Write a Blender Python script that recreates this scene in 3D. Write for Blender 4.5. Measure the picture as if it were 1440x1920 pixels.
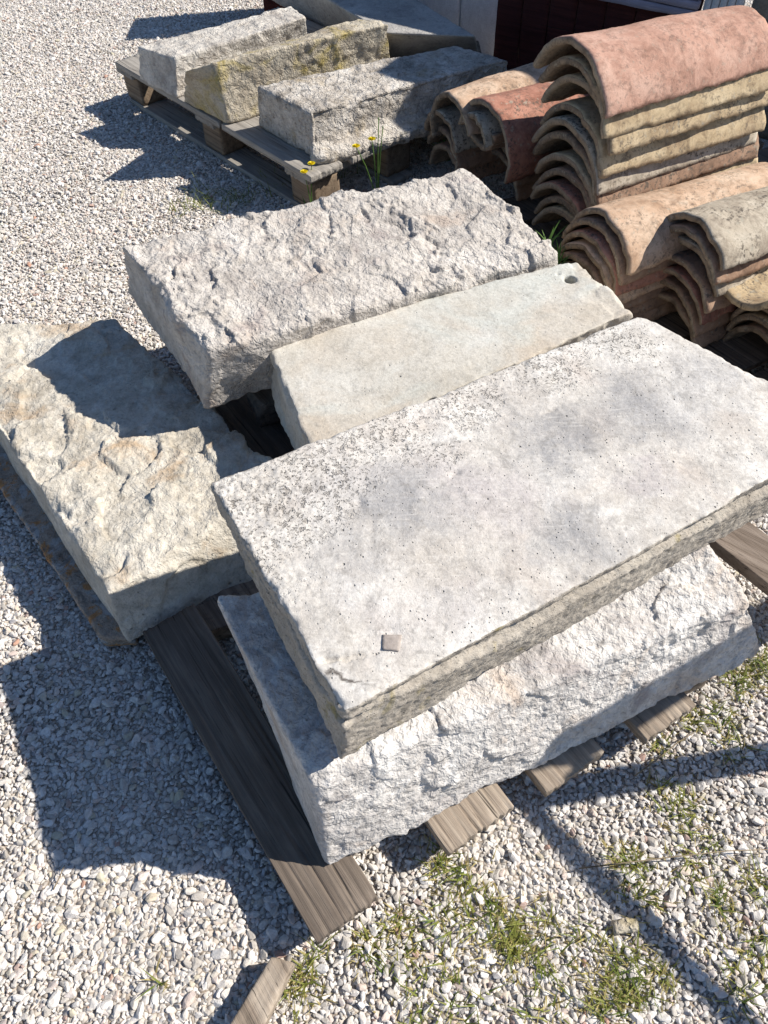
import bpy, math, random
import numpy as np

# ------------------------------------------------------------------ camera, sky, sun, exposure
scene = bpy.context.scene
for o in list(bpy.data.objects):
    bpy.data.objects.remove(o)
R = math.radians
scene.render.resolution_x, scene.render.resolution_y = 768, 1024
CAM_F, CAM_PITCH, CAM_ROLL, CAM_H = 1400.0 / 1920.0, 52.0, -2.0, 1.35
SUN_EL, SUN_AZ = 42.0, 7.0            # azimuth measured from +x towards +y

def make_camera():
    from mathutils import Matrix, Vector
    p, r = R(CAM_PITCH), R(CAM_ROLL)
    fw = Vector((0, math.cos(p), -math.sin(p)))
    up = Vector((0, math.sin(p), math.cos(p)))
    rt = Vector((1, 0, 0))
    rt2 = rt * math.cos(r) + up * math.sin(r)
    up2 = up * math.cos(r) - rt * math.sin(r)
    cd = bpy.data.cameras.new('camera')
    cd.sensor_fit = 'VERTICAL'
    cd.sensor_height = 24.0
    cd.lens = 24.0 * CAM_F
    cd.clip_start, cd.clip_end = 0.02, 500.0
    co = bpy.data.objects.new('camera', cd)
    scene.collection.objects.link(co)
    m = Matrix((rt2, up2, -fw)).transposed().to_4x4()
    m.translation = Vector((0, 0, CAM_H))
    co.matrix_world = m
    scene.camera = co
make_camera()

world = bpy.data.worlds.new('World')
scene.world = world
world.use_nodes = True
wn = world.node_tree
wn.nodes.clear()
sky = wn.nodes.new('ShaderNodeTexSky')
sky.sky_type = 'NISHITA'
sky.sun_disc = False
sky.sun_elevation = R(SUN_EL)
sky.sun_rotation = R(90.0 - SUN_AZ)
sky.air_density = 1.0
sky.dust_density = 0.3
sky.ozone_density = 5.0
bg = wn.nodes.new('ShaderNodeBackground')
bg.inputs['Strength'].default_value = 0.078
wo = wn.nodes.new('ShaderNodeOutputWorld')
wn.links.new(sky.outputs[0], bg.inputs['Color'])
wn.links.new(bg.outputs[0], wo.inputs['Surface'])

sd = bpy.data.lights.new('sun', 'SUN')
sd.energy = 5.0
sd.angle = R(0.53)
sd.color = (1.0, 0.945, 0.86)
so = bpy.data.objects.new('sun', sd)
scene.collection.objects.link(so)
from mathutils import Vector
sdir = Vector((math.cos(R(SUN_EL)) * math.cos(R(SUN_AZ)), math.cos(R(SUN_EL)) * math.sin(R(SUN_AZ)), math.sin(R(SUN_EL))))
so.rotation_euler = sdir.to_track_quat('Z', 'Y').to_euler()
so.location = sdir * 20

vs = scene.view_settings
vs.view_transform = 'Standard'
vs.look = 'None'
vs.exposure = 0.50
vs.gamma = 1.0
vs.use_curve_mapping = False
scene.cycles.diffuse_bounces = 3
scene.cycles.max_bounces = 6

# ------------------------------------------------------------------ noise in numpy
rng0 = np.random.default_rng(7)
PERM = rng0.permutation(512).astype(np.int64)
GRAD = rng0.normal(size=(512, 3)); GRAD /= np.linalg.norm(GRAD, axis=1)[:, None]
RV = rng0.random((512, 3))

def hsh(i, j, k):
    return PERM[(PERM[(PERM[i & 511] + j) & 511] + k) & 511]

def perlin(p):
    p = np.asarray(p, float)
    i = np.floor(p).astype(np.int64); f = p - i
    u = f * f * f * (f * (f * 6 - 15) + 10)
    out = 0
    for dx in (0, 1):
        wx = u[:, 0] if dx else 1 - u[:, 0]
        for dy in (0, 1):
            wy = u[:, 1] if dy else 1 - u[:, 1]
            for dz in (0, 1):
                wz = u[:, 2] if dz else 1 - u[:, 2]
                g = GRAD[hsh(i[:, 0] + dx, i[:, 1] + dy, i[:, 2] + dz)]
                d = f - np.array([dx, dy, dz])
                out = out + wx * wy * wz * (g * d).sum(1)
    return out * 1.5

def fbm(p, octaves=4, lac=2.1, gain=0.5, ridged=False):
    a, s, out = 1.0, 1.0, 0
    for o in range(octaves):
        n = perlin(p * s + o * 17.3)
        if ridged: n = 1 - 2 * np.abs(n)
        out = out + a * n
        a *= gain; s *= lac
    return out

def facet(p, scale, tilt=1.0, sharp=16.0, off=.6):
    """Broken-stone relief: tilted planes inside random cells (in units of metres)."""
    q = np.asarray(p, float) / scale
    i = np.floor(q).astype(np.int64)
    num = np.zeros(len(q)); den = np.zeros(len(q))
    for dx in (-1, 0, 1):
        for dy in (-1, 0, 1):
            for dz in (-1, 0, 1):
                h = hsh(i[:, 0] + dx, i[:, 1] + dy, i[:, 2] + dz)
                d = q - (i + np.array([dx, dy, dz]) + RV[h])
                w = np.exp(-sharp * (d * d).sum(1)) + 1e-30
                g = GRAD[(h * 7 + 3) & 511]
                num += w * ((g * d).sum(1) * tilt + (RV[(h * 13 + 5) & 511][:, 0] - .5) * off); den += w
    val = num / np.maximum(den, 1e-12)
    return val * scale

# ------------------------------------------------------------------ object helpers
COL = scene.collection

def link(name, me, mat=None, parent=None, loc=None):
    o = bpy.data.objects.new(name, me)
    COL.objects.link(o)
    if mat is not None: me.materials.append(mat)
    if parent is not None: o.parent = parent
    if loc is not None: o.location = loc
    return o

def tag(o, label=None, cat=None, group=None, kind=None):
    if label: o['label'] = label
    if cat: o['category'] = cat
    if group: o['group'] = group
    if kind: o['kind'] = kind
    elif cat: o['kind'] = 'thing'
    return o

def empty(name, loc, label=None, cat=None, group=None):
    o = bpy.data.objects.new(name, None)
    o.empty_display_size = .05
    COL.objects.link(o)
    o.location = loc
    tag(o, label, cat, group)
    return o

def mesh(name, verts, faces, smooth=True):
    me = bpy.data.meshes.new(name)
    verts = np.asarray(verts, float)
    if isinstance(faces, np.ndarray):
        n, k = faces.shape
        me.vertices.add(len(verts)); me.vertices.foreach_set('co', verts.ravel())
        me.loops.add(n * k); me.loops.foreach_set('vertex_index', faces.ravel().astype(np.int32))
        me.polygons.add(n)
        me.polygons.foreach_set('loop_start', np.arange(0, n * k, k, dtype=np.int32))
        me.polygons.foreach_set('loop_total', np.full(n, k, dtype=np.int32))
        me.update(calc_edges=True)
        me.validate()
    else:
        me.from_pydata([tuple(v) for v in verts], [], faces)
    if smooth:
        me.polygons.foreach_set('use_smooth', np.ones(len(me.polygons), dtype=bool))
    me.update()
    return me

def block_geo(c8, step, r0, disp=None, chip=(0.0, 12.0, 0.1), seed=0, warp=(0.0, 5.0)):
    """Rounded, chipped, displaced hexahedron.
    c8: bottom FL FR BR BL, top FL FR BR BL.  u FL->FR, v FL->BL, w up."""
    c = np.asarray(c8, float)
    Lu = np.mean([np.linalg.norm(c[1] - c[0]), np.linalg.norm(c[5] - c[4]), np.linalg.norm(c[2] - c[3])])
    Lv = np.mean([np.linalg.norm(c[3] - c[0]), np.linalg.norm(c[7] - c[4]), np.linalg.norm(c[2] - c[1])])
    Lw = np.mean([np.linalg.norm(c[4 + k] - c[k]) for k in range(4)])
    if not hasattr(step, '__len__'): step = (step,) * 3
    nu, nv, nw = [max(2, int(round(L / s))) for L, s in zip((Lu, Lv, Lw), step)]
    I, J, K = np.meshgrid(np.arange(nu + 1), np.arange(nv + 1), np.arange(nw + 1), indexing='ij')
    surf = (I == 0) | (I == nu) | (J == 0) | (J == nv) | (K == 0) | (K == nw)
    idx = np.full(I.shape, -1, np.int64)
    idx[surf] = np.arange(surf.sum())
    P = np.stack([I[surf] / nu * Lu, J[surf] / nv * Lv, K[surf] / nw * Lw], 1)
    F = []
    def quads(a, flip):
        q = np.stack([a[:-1, :-1], a[1:, :-1], a[1:, 1:], a[:-1, 1:]], -1).reshape(-1, 4)
        F.append(q[:, ::-1] if flip else q)
    quads(idx[:, :, 0], True); quads(idx[:, :, -1], False)
    quads(idx[:, 0, :], False); quads(idx[:, -1, :], True)
    quads(idx[0, :, :], True); quads(idx[-1, :, :], False)
    F = np.concatenate(F)
    L = np.array([Lu, Lv, Lw])
    sd = np.array([seed * 3.71, seed * 1.93, seed * 5.17])
    ca, cs, ct = chip
    r = np.full(len(P), r0)
    if ca > 0:
        n1 = fbm(P * cs + sd, 3)
        r = r + ca * np.clip(n1 - ct, 0, 1) + r0 * .6 * fbm(P * cs * 4 + sd + 9, 2)
    r = np.clip(r, r0 * .25, min(L) * .49)[:, None]
    inner = np.clip(P, r, L - r)
    d = P - inner
    n = d / np.maximum(np.linalg.norm(d, axis=1), 1e-9)[:, None]
    Q = inner + n * r
    if warp[0] > 0:
        for a in range(2):
            Q[:, a] += warp[0] * fbm(P * warp[1] + sd + 31 * a, 3)
    t = Q / L
    u, v, w = t[:, :1], t[:, 1:2], t[:, 2:]
    X = ((1-u)*(1-v)*(1-w)*c[0] + u*(1-v)*(1-w)*c[1] + u*v*(1-w)*c[2] + (1-u)*v*(1-w)*c[3]
         + (1-u)*(1-v)*w*c[4] + u*(1-v)*w*c[5] + u*v*w*c[6] + (1-u)*v*w*c[7])
    def ax(pairs):
        a = sum(c[j] - c[i] for i, j in pairs); return a / np.linalg.norm(a)
    A = np.stack([ax([(0,1),(4,5),(3,2),(7,6)]), ax([(0,3),(4,7),(1,2),(5,6)]), ax([(0,4),(1,5),(2,6),(3,7)])])
    N = n @ A; N /= np.linalg.norm(N, axis=1)[:, None]
    if disp is not None:
        X = X + N * disp(X + sd * .37, P, n, t, L)[:, None]
    return X, F, n

def block(name, c8, step, r0, mat, parent=None, disp=None, chip=(0, 12, .1), seed=0, warp=(0, 5), smooth=True, side=None):
    X, F, nl = block_geo(c8, step, r0, disp, chip, seed, warp)
    c = np.asarray(c8, float)
    org = c[:4].mean(0)
    if parent is not None:
        o = link(name, mesh(name, X - np.array(parent.location), F, smooth), mat, parent)
    else:
        o = link(name, mesh(name, X - org, F, smooth), mat, None, org)
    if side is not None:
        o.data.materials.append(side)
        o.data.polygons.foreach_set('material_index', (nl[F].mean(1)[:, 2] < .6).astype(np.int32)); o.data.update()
    return o

def c8_from(center, ang, lu, lv, z0, z1, pitch=0.0):
    a = R(ang); A = np.array([math.cos(a), math.sin(a), 0]); B = np.array([-math.sin(a), math.cos(a), 0])
    o = np.array([center[0], center[1], 0.0])
    pts = []
    for z in (z0, z1):
        for su, sv in ((-.5, -.5), (.5, -.5), (.5, .5), (-.5, .5)):
            pts.append(o + A * lu * su + B * lv * sv + np.array([0, 0, z + pitch * su * lu]))
    return pts

def drop(top, z):
    return [(p[0], p[1], z) for p in top]

# ------------------------------------------------------------------ materials
class NT:
    def __init__(s, name):
        s.m = bpy.data.materials.new(name); s.m.use_nodes = True
        s.t = s.m.node_tree; s.t.nodes.clear()
        s.out = s.n('ShaderNodeOutputMaterial'); s.b = s.n('ShaderNodeBsdfPrincipled')
        s.l(s.b.outputs[0], s.out.inputs['Surface'])
        s.tc = s.n('ShaderNodeTexCoord')
        s.co = s.tc.outputs['Object']
    def n(s, k): return s.t.nodes.new(k)
    def l(s, a, b): s.t.links.new(a, b)
    def inp(s, node, key, v):
        if hasattr(v, 'is_linked') or isinstance(v, bpy.types.NodeSocket): s.l(v, node.inputs[key])
        else: node.inputs[key].default_value = v
    def mapping(s, scale=(1,1,1), rot=(0,0,0), loc=(0,0,0), co=None):
        m = s.n('ShaderNodeMapping'); s.l(co or s.co, m.inputs[0])
        m.inputs['Scale'].default_value = scale; m.inputs['Rotation'].default_value = rot; m.inputs['Location'].default_value = loc
        return m.outputs[0]
    def noise(s, scale, detail=6, rough=.6, co=None, dist=0.0, color=False):
        x = s.n('ShaderNodeTexNoise'); s.l(co or s.co, x.inputs['Vector'])
        x.inputs['Scale'].default_value = scale; x.inputs['Detail'].default_value = detail
        x.inputs['Roughness'].default_value = rough; x.inputs['Distortion'].default_value = dist
        return x.outputs['Color' if color else 'Fac']
    def voro(s, scale, feature='F1', co=None, rand=1.0, out='Distance'):
        x = s.n('ShaderNodeTexVoronoi'); x.feature = feature; s.l(co or s.co, x.inputs['Vector'])
        x.inputs['Scale'].default_value = scale; x.inputs['Randomness'].default_value = rand
        return x.outputs[out]
    def ramp(s, f, stops, interp='LINEAR'):
        r = s.n('ShaderNodeValToRGB'); s.l(f, r.inputs[0]); r.color_ramp.interpolation = interp
        e = r.color_ramp.elements
        while len(e) < len(stops): e.new(.5)
        for k, (p, c) in enumerate(stops):
            e[k].position = p; e[k].color = (c, c, c, 1) if not hasattr(c, '__len__') else (*c, 1)
        return r.outputs[0]
    def mix(s, f, a, b, mode='MIX'):
        x = s.n('ShaderNodeMix'); x.data_type = 'RGBA'; x.blend_type = mode
        for sock, v in ((x.inputs[0], f), (x.inputs[6], a), (x.inputs[7], b)):
            if isinstance(v, bpy.types.NodeSocket): s.l(v, sock)
            elif hasattr(v, '__len__'): sock.default_value = (*v, 1)
            else: sock.default_value = v
        return x.outputs[2]
    def math(s, op, a, b=0.0, clamp=False):
        x = s.n('ShaderNodeMath'); x.operation = op; x.use_clamp = clamp
        for k, v in ((0, a), (1, b)):
            if isinstance(v, bpy.types.NodeSocket): s.l(v, x.inputs[k])
            else: x.inputs[k].default_value = v
        return x.outputs[0]
    def bump(s, h, strength=.5, dist=.002, prev=None):
        b = s.n('ShaderNodeBump'); s.l(h, b.inputs['Height'])
        b.inputs['Strength'].default_value = strength; b.inputs['Distance'].default_value = dist
        if prev is not None: s.l(prev, b.inputs['Normal'])
        return b.outputs[0]
    def finish(s, col, rough=.9, normal=None, spec=.25):
        if isinstance(col, bpy.types.NodeSocket): s.l(col, s.b.inputs['Base Color'])
        else: s.b.inputs['Base Color'].default_value = (*col, 1)
        if isinstance(rough, bpy.types.NodeSocket): s.l(rough, s.b.inputs['Roughness'])
        else: s.b.inputs['Roughness'].default_value = rough
        s.b.inputs['Specular IOR Level'].default_value = spec
        if normal is not None: s.l(normal, s.b.inputs['Normal'])
        return s.m

def stone_mat(name, base, dark, light, tints=(), pits=0.0, pit_scale=90, pit_dark=.35, grain=.5, big=6.0, seed=0, speck=0.0, streak=None, chips=0.0, dirt=0.0, blobs=(), cracks=(), zones=()):
    s = NT(name)
    co = s.mapping(loc=(seed * 1.7, seed * 2.3, seed * .9))
    n1 = s.noise(big, 7, .62, co, .6)
    n2 = s.noise(big * 4.3, 6, .7, co, .3)
    col = s.ramp(n1, [(.30, dark), (.5, base), (.70, light)])
    col = s.mix(s.ramp(n2, [(.38, 0.0), (.72, .65)]), col, light)
    col = s.mix(s.ramp(s.noise(big * 2.6, 5, .7, s.mapping(loc=(7 + seed, 3, 1)), .5), [(.52, 0.0), (.75, .7)]), col, dark)
    for k, (tc, lo, hi, sc, st) in enumerate(tints):
        cm = s.mapping(loc=(11 + 5 * k + seed, 3 * k, 2.0 * k))
        m = s.ramp(s.noise(sc, 5, .6, cm, .8), [(lo, 0.0), (hi, st)])
        col = s.mix(m, col, tc)
    if blobs or zones or cracks:
        wv = s.mix(.16, s.co, s.noise(9, 5, .7, s.mapping(loc=(2, 2, 1)), .5, color=True))
        wmod = s.ramp(s.noise(34, 5, .75, s.mapping(loc=(3, 7, 0)), .6), [(.30, .45), (.55, 1.0)])
        def spot(bx, by):
            wv2 = s.mapping(loc=(-bx * .84 - .08, -by * .84 - .08, 0), scale=(1, 1, 0), co=wv)
            vl = s.n('ShaderNodeVectorMath'); vl.operation = 'LENGTH'; s.l(wv2, vl.inputs[0])
            return vl.outputs['Value']
    for (bx, by, br, bc, bs) in blobs:      # stains soaked into the face, ragged at the rim
        m = s.math('MULTIPLY', s.ramp(spot(bx, by), [(br * .25, bs), (br * 1.05, 0.0)]), wmod)
        col = s.mix(m, col, bc)
    for (cx, cy, ca, cl, cw) in cracks:     # open cracks drawn as dark lines
        wv4 = s.mix(.03, s.co, s.noise(45, 3, .6, s.mapping(loc=(5, 5, 1)), color=True))
        sx = s.n('ShaderNodeSeparateXYZ')
        s.l(s.mapping(loc=(-.015, -.015, 0), co=wv4), sx.inputs[0])
        dx = s.math('SUBTRACT', sx.outputs[0], cx * .97); dy = s.math('SUBTRACT', sx.outputs[1], cy * .97)
        al = s.math('ADD', s.math('MULTIPLY', dx, math.cos(ca)), s.math('MULTIPLY', dy, math.sin(ca)))
        ac = s.math('ABSOLUTE', s.math('SUBTRACT', s.math('MULTIPLY', dy, math.cos(ca)), s.math('MULTIPLY', dx, math.sin(ca))))
        m = s.math('MULTIPLY', s.ramp(ac, [(cw * .45, 1.0), (cw, 0.0)]), s.math('MULTIPLY', s.ramp(al, [(0.0, 0.0), (.004, 1.0)]), s.ramp(al, [(cl * .6, 1.0), (cl, 0.0)])))
        col = s.mix(s.math('MULTIPLY', m, .92), col, (.06, .045, .035))
    zmask = None
    for (zx, zy, zr) in zones:
        z_ = s.ramp(spot(zx, zy), [(zr * .45, 1.0), (zr, 0.0)])
        zmask = z_ if zmask is None else s.math('MAXIMUM', zmask, z_)
    if streak:
        cm = s.mapping(scale=(streak[0], streak[1], 1), rot=(0, 0, streak[2]))
        m = s.ramp(s.noise(1.0, 5, .7, cm), [(.55, 0.0), (.75, streak[3])])
        col = s.mix(m, col, light)
    fine = s.noise(160, 4, .7, co)
    col = s.mix(1.0, col, s.ramp(fine, [(.3, (.80, .79, .78)), (.62, (1.0, 1.0, 1.0))]), 'MULTIPLY')
    nrm = s.bump(s.noise(60, 6, .7, co), grain, .004)
    nrm = s.bump(fine, grain * .9, .0022, nrm)
    if chips > 0:
        cw = s.mix(.06, co, s.noise(30, 3, .6, co, color=True))
        nrm = s.bump(s.voro(48, 'F1', cw), chips, .010, nrm)
        nrm = s.bump(s.voro(130, 'F1', cw), chips, .005, nrm)
    if dirt > 0:
        dm = s.ramp(s.noise(26, 6, .75, s.mapping(loc=(seed, 4, 9)), .7), [(.52, 0.0), (.66, dirt)])
        col = s.mix(dm, col, tuple(x * .45 for x in dark))
        dm = s.ramp(s.noise(85, 4, .7, s.mapping(loc=(seed, 1, 5)), .5), [(.56, 0.0), (.66, dirt)])
        col = s.mix(dm, col, tuple(x * .5 for x in dark))
    if zmask is not None:
        zp = s.math('MULTIPLY', s.ramp(s.noise(210, 3, .65, s.mapping(loc=(1, 2, 8)), .3), [(.59, 0.0), (.65, 1.0)]), zmask)
        zp2 = s.math('MULTIPLY', s.ramp(s.noise(95, 3, .65, s.mapping(loc=(6, 2, 8)), .3), [(.57, 0.0), (.63, 1.0)]), zmask)
        zp = s.math('MAXIMUM', zp, zp2)
        col = s.mix(s.math('MULTIPLY', zp, .55), col, (.22, .195, .17))
        nrm = s.bump(s.math('SUBTRACT', 1.0, zp), .9, .004, nrm)
    if pits > 0:
        v = s.voro(pit_scale, 'F1', s.mapping(loc=(seed, 0, 0)))
        v2 = s.voro(pit_scale * .43, 'F1', s.mapping(loc=(seed + 3, 1, 0)))
        sel = s.ramp(s.noise(9, 4, .6, co), [(.40, 0.0), (.60, 1.0)])
        v = s.math('ADD', v, s.ramp(s.noise(45, 3, .6, s.mapping(loc=(2, seed, 3))), [(.35, .0), (.65, .13)]))
        r1 = s.math('MULTIPLY', s.ramp(v, [(.10, 1.0), (.28, 0.0)]), s.ramp(s.voro(pit_scale, 'F1', s.mapping(loc=(seed, 0, 0)), out='Color'), [(1 - pits, 0.0), (1 - pits + .04, 1.0)]))
        v2 = s.math('ADD', v2, s.ramp(s.noise(60, 3, .6, s.mapping(loc=(8, seed, 3))), [(.35, .0), (.65, .08)]))
        r2 = s.math('MULTIPLY', s.ramp(v2, [(.06, 1.0), (.17, 0.0)]), s.ramp(s.voro(pit_scale * .43, 'F1', s.mapping(loc=(seed + 3, 1, 0)), out='Color'), [(1 - pits, 0.0), (1 - pits + .04, 1.0)]))
        pm = s.math('MAXIMUM', s.math('MULTIPLY', r1, s.math('ADD', s.math('MULTIPLY', sel, .75), .25)), r2, True)
        col = s.mix(s.math('MULTIPLY', pm, .85), col, tuple(x * pit_dark for x in base))
        nrm = s.bump(s.math('SUBTRACT', 1.0, pm), .8, .004, nrm)
    if speck > 0:
        v3 = s.ramp(s.noise(240, 3, .6, s.mapping(loc=(5, seed, 0))), [(.56, 0.0), (.66, speck)])
        col = s.mix(v3, col, tuple(x * .35 for x in dark))
    return s.finish(col, .92, nrm, .2)

def wood_mat(name, a, b, crack=(.02, .016, .012), along='u', seed=0, scale=1.0, lichen=0.0, ang=0.0):
    s = NT(name)
    base = s.mapping(rot=(0, 0, -R(ang)), loc=(seed, seed * .7, 0))
    st = s.n('ShaderNodeMapping'); s.l(base, st.inputs[0]); st.inputs['Scale'].default_value = (2.2 * scale, 55 * scale, 55 * scale)
    g = s.noise(1.0, 7, .68, st.outputs[0], .35)
    st2 = s.n('ShaderNodeMapping'); s.l(base, st2.inputs[0]); st2.inputs['Scale'].default_value = (1.1 * scale, 150 * scale, 150 * scale)
    g2 = s.noise(1.0, 4, .7, st2.outputs[0])
    col = s.ramp(g, [(.28, tuple(x * .5 for x in a)), (.45, a), (.68, b)])
    col = s.mix(s.ramp(s.noise(7, 5, .6, base), [(.4, 0.0), (.7, .55)]), col, tuple(x * .72 for x in a))
    ck = s.ramp(g2, [(.34, 1.0), (.41, 0.0)])
    col = s.mix(s.math('MULTIPLY', ck, .8), col, crack)
    if lichen > 0:
        col = s.mix(s.ramp(s.noise(26, 5, .65, base, .5), [(.54, 0.0), (.62, lichen)]), col, (.50, .25, .11))
        col = s.mix(s.ramp(s.noise(19, 5, .65, s.mapping(loc=(9, 2, 4)), .5), [(.55, 0.0), (.63, lichen)]), col, (.36, .35, .33))
    nrm = s.bump(g2, .7, .003)
    nrm = s.bump(g, .5, .003, nrm)
    return s.finish(col, .88, nrm, .2)

def tile_mat(name, base, light, dark, seed=0, spots=.5, ang=0.0):
    s = NT(name)
    co = s.mapping(loc=(seed * 1.31, seed * .77, seed * .41))
    col = s.ramp(s.noise(9, 6, .62, co, .5), [(.32, dark), (.5, base), (.68, light)])
    col = s.mix(s.ramp(s.noise(34, 5, .7, co, .4), [(.45, 0.0), (.8, .5)]), col, tuple(min(1, x * 1.25) for x in light))
    sel = s.ramp(s.noise(12, 4, .6, s.mapping(loc=(4, seed, 1))), [(.38, 0.05), (.56, 1.0)])
    lich = s.ramp(s.noise(95, 4, .7, co, .4), [(.52, 0.0), (.60, spots)])
    col = s.mix(s.ramp(s.noise(22, 6, .75, s.mapping(loc=(seed, 6, 2)), .8), [(.48, 0.0), (.68, .75)]), col, tuple(x * .6 for x in dark))
    col = s.mix(s.math('MULTIPLY', lich, sel), col, (.10, .085, .07))
    l2 = s.ramp(s.noise(60, 4, .6, s.mapping(loc=(2, 8, seed))), [(.60, 0.0), (.68, spots * .8)])
    col = s.mix(l2, col, (.34, .31, .25))
    nrm = s.bump(s.noise(70, 6, .7, co), .45, .003)
    nrm = s.bump(s.noise(260, 3, .7, co), .4, .0015, nrm)
    return s.finish(col, .93, nrm, .18)

M = {}
M['slab'] = stone_mat('limestone_slab', (.595, .555, .50), (.45, .415, .375), (.77, .735, .68),
    tints=[((.56, .475, .41), .54, .70, 5.5, .45), ((.47, .435, .425), .54, .70, 4.0, .5), ((.80, .77, .72), .52, .66, 8.0, .7)],
    pits=.40, pit_scale=150, big=5.0, grain=.5, seed=1, dirt=.40, streak=(16, 240, .5, .55),
    cracks=[(-0.321, -0.357, -0.385, 0.069, .0030)], zones=[(-0.364, -0.077, 0.100), (-0.420, -0.176, 0.060), (-0.328, -0.024, 0.080), (-0.223, 0.054, 0.080), (-0.092, 0.137, 0.070), (0.058, 0.212, 0.070), (0.193, 0.264, 0.060), (-0.465, -0.094, 0.070), (-0.140, 0.002, 0.030)],
    blobs=[(-0.184, -0.096, 0.075, (0.37, 0.36, 0.355), 0.98), (-0.237, -0.072, 0.050, (0.37, 0.36, 0.355), 0.65), (0.035, 0.029, 0.075, (0.37, 0.36, 0.355), 1.00), (0.085, 0.063, 0.050, (0.31, 0.3, 0.295), 0.78), (0.016, -0.146, 0.060, (0.37, 0.36, 0.355), 0.91), (0.179, 0.123, 0.070, (0.37, 0.36, 0.355), 0.91), (0.219, 0.069, 0.080, (0.37, 0.36, 0.355), 0.78), (0.160, -0.058, 0.050, (0.47, 0.43, 0.42), 0.78), (-0.073, -0.069, 0.070, (0.47, 0.43, 0.42), 0.78), (-0.149, -0.187, 0.070, (0.5, 0.455, 0.4), 0.78), (-0.288, -0.181, 0.050, (0.37, 0.36, 0.355), 0.52), (0.316, 0.157, 0.080, (0.37, 0.36, 0.355), 0.72), (0.066, -0.187, 0.050, (0.37, 0.36, 0.355), 0.65), (-0.019, 0.133, 0.050, (0.48, 0.44, 0.4), 0.52)])
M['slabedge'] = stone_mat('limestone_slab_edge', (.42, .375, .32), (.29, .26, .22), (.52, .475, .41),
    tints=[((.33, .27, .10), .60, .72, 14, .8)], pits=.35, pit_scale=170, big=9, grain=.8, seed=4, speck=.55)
M['midslab'] = stone_mat('pale_limestone', (.55, .515, .45), (.44, .41, .355), (.63, .615, .57),
    tints=[((.50, .42, .33), .46, .66, 4.0, .7), ((.57, .60, .565), .5, .66, 3.0, .8)], pits=.2, pit_scale=110, big=4.5, grain=.5, seed=2, chips=0, dirt=0.32)
M['rough'] = stone_mat('rough_hewn_stone', (.505, .465, .42), (.33, .30, .275), (.69, .65, .60),
    tints=[((.45, .36, .295), .57, .70, 6.0, .65), ((.34, .285, .27), .57, .70, 9.0, .65)], pits=.2, pit_scale=80, big=8, grain=.8, seed=3, chips=0.45, dirt=0.35)
M['bottom'] = stone_mat('white_broken_stone', (.62, .585, .55), (.42, .39, .37), (.78, .755, .72),
    tints=[((.54, .43, .34), .55, .68, 6.0, .75), ((.36, .32, .31), .58, .70, 8.0, .8)], pits=.15, pit_scale=100, big=8, grain=.7, seed=5, chips=0.35, dirt=0.5)
M['left'] = stone_mat('yellowish_stone', (.52, .475, .40), (.35, .31, .25), (.73, .69, .61),
    tints=[((.46, .33, .21), .56, .69, 7.0, .75), ((.43, .43, .32), .60, .76, 5.0, .5)], pits=.2, pit_scale=90, big=8, grain=.7, seed=6, chips=0.3, dirt=0.35)
M['ledge'] = stone_mat('lichened_ledge', (.37, .295, .235), (.23, .185, .15), (.48, .41, .345), tints=[((.52, .25, .09), .53, .60, 24, .9), ((.42, .43, .44), .54, .62, 20, .85), ((.16, .13, .11), .56, .64, 30, .7)], pits=.2, pit_scale=90, big=12, grain=.8, seed=14, chips=.4, dirt=.3)
M['kerb1'] = stone_mat('grey_kerb_stone', (.54, .50, .45), (.33, .30, .275), (.72, .69, .63),
    tints=[((.40, .33, .25), .56, .72, 8.0, .6)], pits=.3, pit_scale=60, big=9, grain=.8, seed=7, chips=0.5, dirt=0.4)
M['kerb2'] = stone_mat('lichened_kerb_stone', (.46, .40, .31), (.29, .245, .19), (.60, .55, .45),
    tints=[((.42, .33, .08), .50, .64, 8.0, .75), ((.20, .17, .13), .60, .75, 12.0, .6)], pits=.25, pit_scale=60, big=9, grain=.8, seed=8, chips=0.5, dirt=0.4)
M['kerb3'] = stone_mat('weathered_kerb_stone', (.52, .47, .41), (.27, .235, .195), (.74, .70, .64),
    tints=[((.38, .29, .16), .56, .72, 9.0, .7), ((.14, .12, .10), .60, .72, 16.0, .7)], pits=.4, pit_scale=55, big=9, grain=.9, seed=9, chips=0.6, dirt=0.6)
M['greyslab'] = stone_mat('grey_slab_stone', (.40, .385, .365), (.26, .25, .24), (.50, .485, .46), big=6, grain=.7, seed=10, chips=.25, dirt=.4, pits=.3, pit_scale=60)
M['white'] = stone_mat('white_block', (.66, .67, .68), (.52, .53, .55), (.76, .77, .78), big=6, grain=.25, seed=11)
M['brownwall'] = stone_mat('brown_wall_stone', (.24, .20, .165), (.15, .125, .10), (.33, .29, .24), big=9, grain=.8, seed=12)
M['plank'] = wood_mat('grey_pallet_wood', (.27, .215, .165), (.44, .37, .295), ang=-55, seed=1)
M['plankmid'] = wood_mat('brown_grey_pallet_wood', (.185, .145, .115), (.31, .255, .21), ang=-40, seed=8)
M['plankdark'] = wood_mat('dark_pallet_wood', (.14, .112, .09), (.27, .22, .175), ang=-56, seed=3)  # darkest of the pallet woods
M['plankback'] = wood_mat('bleached_pallet_wood', (.29, .265, .235), (.43, .40, .355), ang=-49.6, seed=2)
M['blockwood'] = wood_mat('pallet_block_wood', (.20, .145, .10), (.31, .24, .17), ang=-49.6, seed=5)
M['redwall'] = wood_mat('dark_red_boards', (.060, .016, .014), (.10, .028, .022), ang=-36, seed=6)
M['lilac'] = wood_mat('lilac_grey_boards', (.30, .265, .32), (.48, .44, .52), ang=-36, seed=7)
M['patch'] = stone_mat('mortar_patch', (.36, .31, .275), (.30, .26, .235), (.42, .37, .33), big=20, grain=.3, seed=13)

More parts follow.
